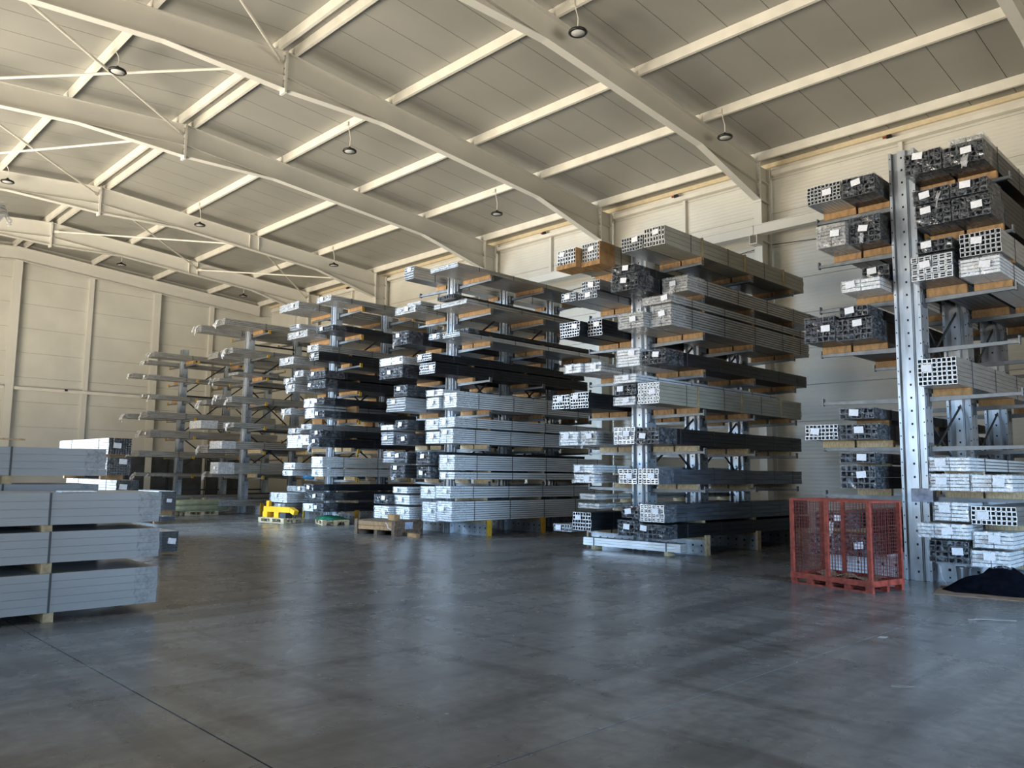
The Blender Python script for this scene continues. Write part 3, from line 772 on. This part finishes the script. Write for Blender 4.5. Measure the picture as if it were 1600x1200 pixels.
for idx, (r, sd, X, Y0, Y1, z0, z1, ty) in enumerate(rows):
    R = RACK[r]; lev = R[sd]; RR = random.Random(100+idx)
    arms = [BASE]+[z-.02 for z in lev]
    li = max(k for k, z in enumerate(arms) if z <= z0-.03)
    base = arms[li]; below = None
    same = [q for q in rows if q[0] == r and q[1] == sd]
    for q in same:
        if q[6] <= z0+.02 and q[6] > base and min(q[4], Y1)-max(q[3], Y0) > .05: base = q[6]; below = q
    z0 = max(z0, base+.012); gap = z0-base
    bare = r >= 5 and RR.random() < .75
    if bare: z1 -= gap-.002; z0 = base+.002; gap = .002
    # words that place it: level, inner/outer, lower/upper
    lv = [q for q in same if arms[li]-.02 <= q[5] and (li+1 >= len(arms) or q[5] < arms[li+1]-.03)]
    lvl = 'base level' if li == 0 else ('top arm level' if li == len(arms)-1 else ORD[li]+' arm level')
    words = []
    if len(lv) > 1:
        yc = (Y0+Y1)/2; dist = abs(yc-R['Y']); ds = [abs((q[3]+q[4])/2-R['Y']) for q in lv]
        if max(ds)-min(ds) > .25: words.append('outer' if dist > (max(ds)+min(ds))/2 else 'inner')
        mine = sorted([q[5] for q in lv if (abs((q[3]+q[4])/2-R['Y']) > (max(ds)+min(ds))/2) == (dist > (max(ds)+min(ds))/2) or max(ds)-min(ds) <= .25])
        if len(mine) > 1:
            k = min(range(len(mine)), key=lambda i: abs(mine[i]-rows[idx][5]))
            words.append(['lower', 'upper'][k] if len(mine) == 2 else (['lowest', 'middle', 'highest'][k] if len(mine) == 3 else ['lowest', 'second', 'third', 'highest'][min(k, 3)]))
    lab = '%s, %s side of %s, %s%s' % (LOOK[ty], 'left' if sd == 'L' else 'right', R['nm'], lvl, (' ' + ' '.join(words)) if words else '')
    used[lab] = used.get(lab, 0)+1
    if used[lab] > 1: print('DUP', lab)
    w_, h_ = Y1-Y0-.012, z1-z0
    L = 6.0 if r <= 4 else RR.uniform(5.4, 6.3)
    sup = []
    for x in R['X']:
        if X+.1 < x < X+L-.1 and not bare: sup.append((x-X, .10 if r < 5 else .09, gap))
    film = {'K': 'film_clear', 'M': 'film_clear', 'W': 'film_milky', 'G': 'film_milky' if r < 5 else 'film_clear', 'H': 'film_white'}.get(ty)
    straps = None
    if ty in 'BC' and sd == 'R': straps = [(.95, 'strap_dark'), (1.35, 'batten_cream'), (2.4, 'strap_dark'), (3.1, 'batten_cream'), (4.0, 'strap_dark'), (4.9, 'batten_cream')]
    if r >= 5: straps = [(1.6, 'strap_dark')]
    t = bundle((X, (Y0+Y1)/2, z0), w_, h_, L, ty, lab, sup, RR, straps=straps, film=film, papers=(r <= 4 or RR.random() < .4), group='bundles on the cantilever racks', bwood='wood' if z0 > 2.5 else 'wood_pale')  # bearers high up get orange wood; the warm light is put into it
    if ty == 'B' and sd == 'L':                          # plywood tray under and beside the bundle end
        MB().box(-.02, -w_/2-.03, -.10, .5, w_/2+.004, -.001).build('wooden_tray', 'wood', t); MB().box(-.02, -w_/2-.03, 0, .5, -w_/2-.004, h_*.98).build('tray_side', 'wood', t)
    if r >= 5 and RR.random() < .6: obj('film_tuft', tuft(RR, RR.choice((1, 2, 3)), .22), t, (0, 0, h_*.6))
    elif ty in 'KG' and RR.random() < .3: obj('film_tuft', tuft(RR, 1, .16), t, (0, 0, h_*.2))
# ------------------------------------------------------------------ stacks at the left
def panel_pack(x0, x1, y0, y1, z0, z1, n, label, feet, strapx, sup):
    t = thing('panel_pack', label, 'panel pack', (x1, y0, z0)); RR = random.Random(int(z0*100)); dz = (z1-z0)/n
    for k in range(n):
        j = RR.uniform(-.012, .012)
        MB().box(x0-x1, RR.uniform(0, .006), k*dz+.001, j, y1-y0, (k+1)*dz-.001).build('panel', 'panel_grey', t)
    for fx in feet: MB().box(fx-.05-x1, .02, -sup, fx+.05-x1, y1-y0-.02, -.001).build('wooden_foot', 'wood_pale', t)
    for sx in strapx: MB().box(sx-x1, -.004, -.002, sx-x1+.022, -.0005, z1-z0+.004).build('strap', 'strap_dark', t)
    m = MB(); nz = 10                                       # torn clear film at the pack end
    for k in range(nz+1):
        for q in range(4): m.v.append((.018+RR.uniform(0, .015)-(q*.09), -.006-RR.uniform(0, .006), (z1-z0)*k/nz))
    for k in range(nz):
        for q in range(3): a = k*4+q; m.quad((a, a+1, a+5, a+4))
    m.build('film_edge', 'film_clear', t)
    return t
panel_pack(-2.4, 3.63, 9.4, 10.5, .1, .50, 5, 'bottom grey panel pack of the front stack at the left edge', (2.55, .4, -1.8), (2.53,), .1)
panel_pack(-2.4, 3.63, 9.4, 10.5, .61, .93, 4, 'middle grey panel pack of the front stack at the left edge', (2.5, .4, -1.8), (2.5,), .11)
panel_pack(-2.4, 3.62, 9.4, 10.5, 1.0, 1.33, 4, 'top grey panel pack of the front stack at the left edge', (2.48, .4, -1.8), (2.48,), .07)
panel_pack(-2.6, 3.38, 10.62, 11.7, .1, .72, 7, 'lowest grey panel pack of the taller stack behind the front one', (2.3, .4, -1.8), (), .1)
panel_pack(-2.6, 3.34, 10.62, 11.7, .80, 1.40, 7, 'middle grey panel pack of the taller stack behind', (2.3, .4, -1.8), (2.3,), .08)
panel_pack(-2.6, 3.40, 10.62, 11.7, 1.50, 1.83, 4, 'topmost grey panel pack of the taller stack behind', (2.35, .4, -1.8), (2.36,), .10)
tag(MB().box(2.6, 9.45, 1.335, 2.95, 9.65, 1.35).build('loose_offcut', 'white_end'), 'thin white offcut lying on the front panel stack', 'offcut')
# tube bundles lying along the hall (ends towards the camera)
RR = random.Random(5)
PZ = [(5.56, .08, .52, 'lowest'), (5.56, .58, .98, 'second'), (5.88, 1.09, 1.36, 'third'), (5.68, 1.46, 1.81, 'fourth'), (5.69, 1.87, 2.20, 'top')]
prev = 0
for k, (x, z0, z1, nm) in enumerate(PZ):
    bundle((x, 17.0, z0), .44, z1-z0, 3.3, 'T' if k != 1 else 'S', '%s tube bundle, %s of the pile behind the left panel stacks' % ('black fine' if k != 1 else 'silver fine', nm), [(.4, .1, z0-prev-.001), (2.8, .1, z0-prev-.001)], RR, rz=math.pi/2, film='film_clear' if k == 3 else None, straps=[(.6, 'strap_dark'), (2.4, 'strap_dark')])
    prev = z1
bundle((6.05, 15.2, .06), .36, .38, 1.6, 'T', 'low black fine-tube bundle on the floor right of the panel stacks', [(.3, .1, .059), (1.3, .1, .059)], RR, rz=math.pi/2, straps=[(.6, 'strap_dark')])
bundle((9.44, 24.0, .06), .52, .16, 2.0, 'T', 'flat black tube bundle on the floor left of the olive mats', [(.3, .1, .059), (1.6, .1, .059)], RR, rz=math.pi/2, papers=0, straps=[])
bundle((9.44, 24.0, .38), .52, .56, 2.0, 'T', 'black tube bundle resting on a flat one left of olive mats', [(.3, .1, .158), (1.6, .1, .158)], RR, rz=math.pi/2, straps=[])
# rack at the left edge of the picture
t = thing('cantilever_rack', 'cantilever rack beyond the left picture edge', 'rack', (0, 18.1, 0), group='cantilever racks')
for x in (-2.0, 0.0, 2.0):
    c = obj('column', cm, t, (x, 0, 0)); obj('base_leg', BL, t, (x, 0, 0))
    for z in L78: a = obj('arm', ARM[-1], t, (x, 0, z)); obj('end_cap', CAPM[(-1, 1)], a)
for k, (li, h_, xe) in enumerate(((6, .22, 3.34), (4, .2, 3.22), (3, .34, 3.30))):
    z = L78[li]+.05
    b = bundle((xe, 17.1, z), .9, h_, 5.9, 'G', 'grey profile pack poking in at the left edge, %s of three' % ('top', 'middle', 'bottom')[k], [(xe-x, .1, .07) for x in (-2, 0, 2)], RR, rz=math.pi, film='film_milky', straps=[(1.4, 'strap_dark')])
    obj('film_tuft', tuft(RR, 2, .2), b, (0, 0, h_*.4))
tag(MB().box(1.2, 16.9, L78[1]-.019, 3.98, 16.98, L78[1]+.01).build('wooden_batten', 'wood_pale'), 'thin pale batten sticking in from the left edge', 'batten')

# ------------------------------------------------------------------ red mesh cage
def cage():
    L, D, H = 1.32, .78, 1.25
    t = thing('mesh_cage', 'rusty red steel mesh cage with pallet base before the rightmost rack', 'cage', (11.44, 4.52, 0), math.atan2(1.30, .25))
    # local x along the long front face, local y = -depth (away from camera is -y)
    b = MB(); D_ = -D
    b.box(0, D_, .09, L, 0, .12); b.build('deck', 'red_paint', t)
    m = MB()
    for y in (-.035, D_/2, D_+.035):
        m.box(0, y-.03, 0, L, y+.03, .022)
    m.build('skid', 'red_paint', t)
    for x in (.05, .38, .68, 1.0, L-.05):
        for y in (-.03, D_/2, D_+.03): MB().box(x-.05, y-.03, .0225, x+.05, y+.03, .0895).build('block', 'red_paint', t)
    m = MB(); m.box(-.005, -.003, .085, L+.005, .012, .165); m.build('front_sill', 'red_paint', t)
    MB().box(-.005, D_-.012, .085, L+.005, D_+.003, .165).build('rear_sill', 'red_paint', t)
    MB().box(-.014, D_, .085, -.001, 0, .165).build('side_sill', 'red_paint', t); MB().box(L+.001, D_, .085, L+.014, 0, .165).build('side_sill', 'red_paint', t)
    for x, y in ((.025, -.02), (L-.025, -.02), (.025, D_+.02), (L-.025, D_+.02), (L*.53, -.02), (L*.36, D_+.02), (L*.70, D_+.02)):
        MB().box(x-.027, y-.022, .12, x+.027, y+.022, H).build('post', 'red_paint', t)
    for (a, b_) in (((0, -.02, H), (L, -.02, H)), ((0, D_+.02, H), (L, D_+.02, H)), ((.02, 0, H), (.02, D_, H)), ((L-.02, 0, H), (L-.02, D_, H))):
        MB().bar(a, b_, .03, .03).build('top_rail', 'red_paint', t)
    def grid(p, u, v, lu, lv, nm):
        m = MB(); s = .05; k = 0
        while k*s <= lu: m.bar(p+u*(k*s), p+u*(k*s)+v*lv, .005, .005); k += 1
        k = 0
        while k*s <= lv: m.bar(p+v*(k*s), p+v*(k*s)+u*lu, .005, .005); k += 1
        o = m.build(nm, 'red_wire', t); o['kind'] = 'stuff'
    V = Vector; z = .16; hh = H-.17
    grid(V((.03, -.035, z)), V((1, 0, 0)), V((0, 0, 1)), L-.06, hh, 'wire_panel'); grid(V((.03, D_+.035, z)), V((1, 0, 0)), V((0, 0, 1)), L-.06, hh, 'wire_panel')
    grid(V((.035, -.04, z)), V((0, -1, 0)), V((0, 0, 1)), D-.08, hh, 'wire_panel'); grid(V((L-.035, -.04, z)), V((0, -1, 0)), V((0, 0, 1)), D-.08, hh, 'wire_panel')
    return t
cg = cage()
def warped(name, mt, w_, d_, h_, th, R_, n=8):
    m = MB()
    for s in (0, 1):
        for i in range(n+1):
            for j in range(n+1):
                m.v.append(((i/n-.5)*w_, (j/n-.5)*d_, (s*th)+h_*(.5+.5*math.sin(i*.9+j*.5+R_.uniform(-.2, .2)))))
    N = (n+1)*(n+1)
    for i in range(n):
        for j in range(n):
            a = i*(n+1)+j; m.quad((a, a+1, a+n+2, a+n+1)); m.quad((N+a, N+a+n+1, N+a+n+2, N+a+1))
    for i in range(n):
        a, b = i*(n+1), (i+1)*(n+1); m.quad((a, b, N+b, N+a)); a, b = a+n, b+n; m.quad((a, N+a, N+b, b))
        a, b = i, i+1; m.quad((a, N+a, N+b, b)); a, b = n*(n+1)+i, n*(n+1)+i+1; m.quad((a, b, N+b, N+a))
    return m.build(name, mt)
for k, (lx, ly, rz, lab) in enumerate(((.42, -.4, .2, 'crumpled brown cardboard sheet in the red cage, right one'), (.9, -.38, -.3, 'crumpled brown cardboard sheet in the red cage, left one'))):
    o = warped('cardboard_sheet', 'cardboard', .55, .45, .05, .006, RR); ca = math.atan2(1.30, .25)
    o.location = (11.44+lx*math.cos(ca)-ly*math.sin(ca), 4.52+lx*math.sin(ca)+ly*math.cos(ca), .122+.006*k); o.rotation_euler = (0, 0, ca+rz); tag(o, lab, 'cardboard')

# ------------------------------------------------------------------ timber crate, blocks, pallets
t = thing('timber_crate', 'low weathered timber crate on skids before the third rack', 'crate', (12.04, 16.33, 0), math.atan2(.25, 1.06))
LX, LY = 1.09, 1.34
for k in range(4): MB().box(.0, -.0+k*.335+.004, .335, LX, k*.335+.331, .36).build('lid_board', 'wood_dark', t)
for (a, b, nm) in (((0, 0), (LX, .022), 0), ((0, LY-.022), (LX, LY), 0)):
    for z in (.13, .235): MB().box(a[0], a[1], z, b[0], b[1], z+.098).build('side_board', 'wood_dark', t)
for (x0, x1) in ((0, .022), (LX-.022, LX)):
    for z in (.13, .235): MB().box(x0, .022, z, x1, LY-.022, z+.098).build('end_board', 'wood' if x0 == 0 else 'wood_dark', t)
for x in (-.02, LX):
    for y in (0, LY-.1): MB().box(x, y, .0, x+.02, y+.1, .385).build('corner_cleat', 'wood_dark', t)
for y in (.02, LY/2-.05, LY-.12): MB().box(.03, y, 0, LX-.03, y+.1, .129).build('skid', 'wood_dark', t)
MB().box(.38, -.004, .15, .68, -.0005, .325).build('paper_sheet', 'paper_grey', t)
m = MB(); pts = [(-.004, .30, .32), (-.004, .25, .28), (-.004, .22, .2), (-.004, .12, .15)]
for p, q in zip(pts[:-1], pts[1:]): m.bar(p, q, .006, .06, upv=(1, 0, 0))
m.build('white_strap', 'paper', t)
def block(loc, rz, dims, mt, lab):
    t = thing('timber_block', lab, 'timber', loc, rz)
    a, b, c = dims; m = MB(); e = .012
    m.prism([(-a/2+e, -b/2), (a/2-e, -b/2), (a/2, -b/2+e), (a/2, b/2-e), (a/2-e, b/2), (-a/2+e, b/2), (-a/2, b/2-e), (-a/2, -b/2+e)], 0, c, 'z'); m.build('timber', mt, t)
block((12.3, 16.75, .361), math.atan2(1.3, .35), (.46, .16, .15), 'wood', 'orange-brown timber block lying on the weathered crate')
block((12.25, 15.85, 0), math.atan2(1.0, .25), (.52, .12, .09), 'wood', 'orange-brown timber block on the floor in front of the crate')

def pallet(loc, rz, lab):
    t = thing('wooden_pallet', lab, 'pallet', loc, rz, group='wooden pallets')
    for k in range(5): MB().box(-.6, -.4+k*.165, .122, .6, -.4+k*.165+.13, .144).build('deck_board', 'wood_pale', t)
    for x in (-.53, 0, .53): MB().box(x-.07, -.4, .1, x+.07, .4, .1215).build('stringer_board', 'wood_pale', t)
    for x in (-.53, 0, .53):
        for y in (-.33, 0, .33): MB().box(x-.07, y-.065, .0225, x+.07, y+.065, .0995).build('block', 'wood_pale', t)
    for y in (-.33, 0, .33): MB().box(-.6, y-.05, 0, .6, y+.05, .022).build('bottom_board', 'wood_pale', t)
    return t
pallet((12.45, 22.75, 0), 1.75, 'wooden pallet under the yellow lifting beam')
pallet((13.25, 21.15, 0), 1.2, 'wooden pallet under the green tarpaulin')
# yellow lifting beam
t = thing('lifting_beam', 'yellow steel lifting beam with forks on a pallet', 'lifting beam', (12.35, 22.75, .145), 1.75)
MB().box(-.62, -.09, .17, .62, .09, .33).build('main_beam', 'yellow_bright', t)
MB().bar((-.60, 0, .25), (-.80, 0, .17), .16, .14).build('beam_nose', 'yellow_bright', t)
MB().box(.42, -.05, .33, .54, .05, .50).build('lug', 'yellow_bright', t)
for x in (-.02, .52): MB().box(x-.14, -.13, .0, x+.08, .13, .17).build('fork_sleeve', 'yellow_bright', t)
MB().box(-.5, -.12, .001, -.22, .14, .165).build('clamp', 'brace_dark', t)
for x in (-.58, .25): MB().tube((x, -.15, .002), (x, -.15, .26), .035, 10).build('pin', 'brace_dark', t)
m = MB(); 
for k in range(10): m.tube((-.3+k*.02, -.2, .25-.02*k), (-.28+k*.02, -.2, .23-.02*k), .015, 6)
m.build('chain', 'brace_dark', t)
def mound(name, mt, sx, sy, h_, seed, lab, cat, loc, n=22, sharp=1.6):
    R_ = random.Random(seed); ph = [R_.uniform(0, 6) for _ in range(6)]; m = MB()
    for i in range(n+1):
        for j in range(n+1):
            u, v = i/n*2-1, j/n*2-1; r = math.hypot(u, v)
            k = max(0, 1-max(abs(u), abs(v))**2)**.5 if sharp < 1 else max(0, 1-r**sharp)
            z = h_*k*(.75+.25*math.sin(3*u+ph[0])*math.cos(2.5*v+ph[1])+.12*math.sin(7*u+5*v+ph[2]))
            e = 1+.12*math.sin(4*math.atan2(v, u)+ph[3])
            m.v.append((u*sx*e, v*sy*e, max(0, z)))
    for i in range(n):
        for j in range(n): a = i*(n+1)+j; m.quad((a, a+n+1, a+n+2, a+1))
    # closed underside
    b = len(m.v); 
    o = m.build(name, mt, None, loc, True); tag(o, lab, cat); return o
mound('folded_tarpaulin', 'green_tarp', .42, .5, .2, 3, 'folded green tarpaulin heaped on a wooden pallet', 'tarpaulin', (13.25, 21.2, .145))
mound('plastic_scrap', 'film_white', .16, .14, .10, 9, 'clear plastic scrap on the green tarpaulin', 'plastic', (13.45, 21.0, .31), 12)
o = mound('cloth_heap', 'cloth_black', .68, .42, .36, 4, 'heap of black cloth on the floor beside the rightmost rack', 'cloth', (12.98, 3.32, .012), 30, 2.0); o.rotation_euler = (0, 0, 1.9)
tag(MB().box(-.5, -.75, 0, .5, .75, .01).build('cardboard_flat', 'cardboard', None, (12.72, 3.32, .001)), 'flattened brown cardboard under the black cloth', 'cardboard').rotation_euler = (0, 0, .2)
# metal bin under the rightmost rack
t = thing('metal_bin', 'small grey metal bin under the rightmost rack', 'bin', (13.35, 3.92, 0))
m = MB(); m.tube((0, 0, 0), (0, 0, .27), .085, 14, r1=.10, cap=False); m.build('body', 'galv', t, smooth=True)
m = MB(); m.tube((0, 0, .265), (0, 0, .28), .106, 14, cap=False); m.build('rim', 'galv', t); MB().tube((0, 0, .001), (0, 0, .01), .084, 14).build('bottom', 'galv', t)
# white bent strap by the bin
m = MB(); pts = [(13.28, 4.22, .30), (13.24, 4.20, .18), (13.24, 4.17, .08), (13.26, 4.13, .01)]
for p, q in zip(pts[:-1], pts[1:]): m.bar(p, q, .03, .006)
tag(m.build('plastic_strip', 'paper'), 'bent white plastic strip hanging under the rightmost rack', 'strip')
# loose bundle on the floor along the second rack
t = thing('loose_profile_bundle', 'bright silver profile bundle on two timber feet in front of second rack', 'bundle', (13.62, 9.0, 0), math.atan2(2.38, -.12))
m = MB(); 
for j in range(3):
    for i in range(3): m.box(0, -.12+i*.08+.002, .08+j*.055+.002, 2.38, -.12+(i+1)*.08-.002, .08+(j+1)*.055-.002, 0, 1)
m.build('profiles', ['alu', 'cut_end'], t)['kind'] = 'stuff'
for x in (.32, 2.1):
    MB().box(x-.04, -.13, 0, x+.04, .13, .079).build('timber_foot', 'wood_pale', t); MB().box(x-.012, -.124, .079, x+.012, -.1205, .248).build('strap', 'strap_dark', t); MB().box(x-.012, .1205, .079, x+.012, .124, .248).build('strap', 'strap_dark', t); MB().box(x-.012, -.124, .246, x+.012, .124, .249).build('strap', 'strap_dark', t)
# olive mats on a low pallet far left
pallet((12.05, 28.0, 0), .1, 'wooden pallet under the olive mats')
for k in range(2):
    m = MB(); n = 10; pr = []
    h_ = .19; w_ = .74
    for q in range(n+1): a = -math.pi/2+math.pi*q/n; pr.append((.82+.08*math.cos(a), h_/2+h_/2*math.sin(a)))
    for q in range(n+1): a = math.pi/2+math.pi*q/n; pr.append((-.82+.08*math.cos(a), h_/2+h_/2*math.sin(a)))
    m.prism(pr[::-1], -w_/2, w_/2, 'y')
    tag(m.build('rolled_mat', 'olive', None, (12.1, 27.95, .146+k*.192), True), ('lower' if k == 0 else 'upper')+' folded olive mat on the far left pallet', 'mat')
    bpy.context.view_layer.update()
mound('plastic_heap', 'film_white', .5, .5, .35, 12, 'heap of clear film under the fifth rack', 'plastic', (13.3, 29.7, .01), 18)
m = MB(); pr = [(.2*math.cos(a*math.pi/8)+.02*math.cos(a*1.9), .11+.11*math.sin(a*math.pi/8)) for a in range(16)]
m.prism(pr, -1.25, 1.25, 'x')
tag(m.build('blue_tarpaulin_roll', 'blue_tarp', None, (15.0, 23.72, 1.312), True), 'blue tarpaulin roll on the left side of the fourth rack', 'tarpaulin')
# litter on the floor
for k, (p, q, lab) in enumerate((((10.2, 2.98, .008), (10.45, 2.80, .008), 'pale splinter on the floor right of the cage, short one'), ((10.27, 2.93, .016), (10.5, 2.57, .016), 'pale splinter on the floor right of cage, long one'))):
    t = MB().bar(p, q, .014, .008).build('wood_splinter', 'stick'); tag(t, lab, 'splinter')
tag(MB().prism([(6.56, 2.48), (6.60, 2.40), (6.68, 2.35), (6.67, 2.41), (6.61, 2.48)], .001, .004, 'z').build('paper_scrap', 'stick'), 'small pale paper scrap on the open floor at lower right', 'scrap')
for k in range(2): tag(MB().bar((8.41+k*.05, 3.29, .004), (8.45+k*.05, 3.22, .004), .006, .006).build('wire_bit', 'stick'), ('left' if k == 0 else 'right')+' one of two tiny wire bits on the floor', 'wire')
tag(MB().prism([(6.1, 6.57), (6.14, 6.53), (6.16, 6.57), (6.12, 6.6)], .001, .004, 'z').build('paper_scrap', 'stick'), 'tiny white scrap on the middle of the floor', 'scrap')
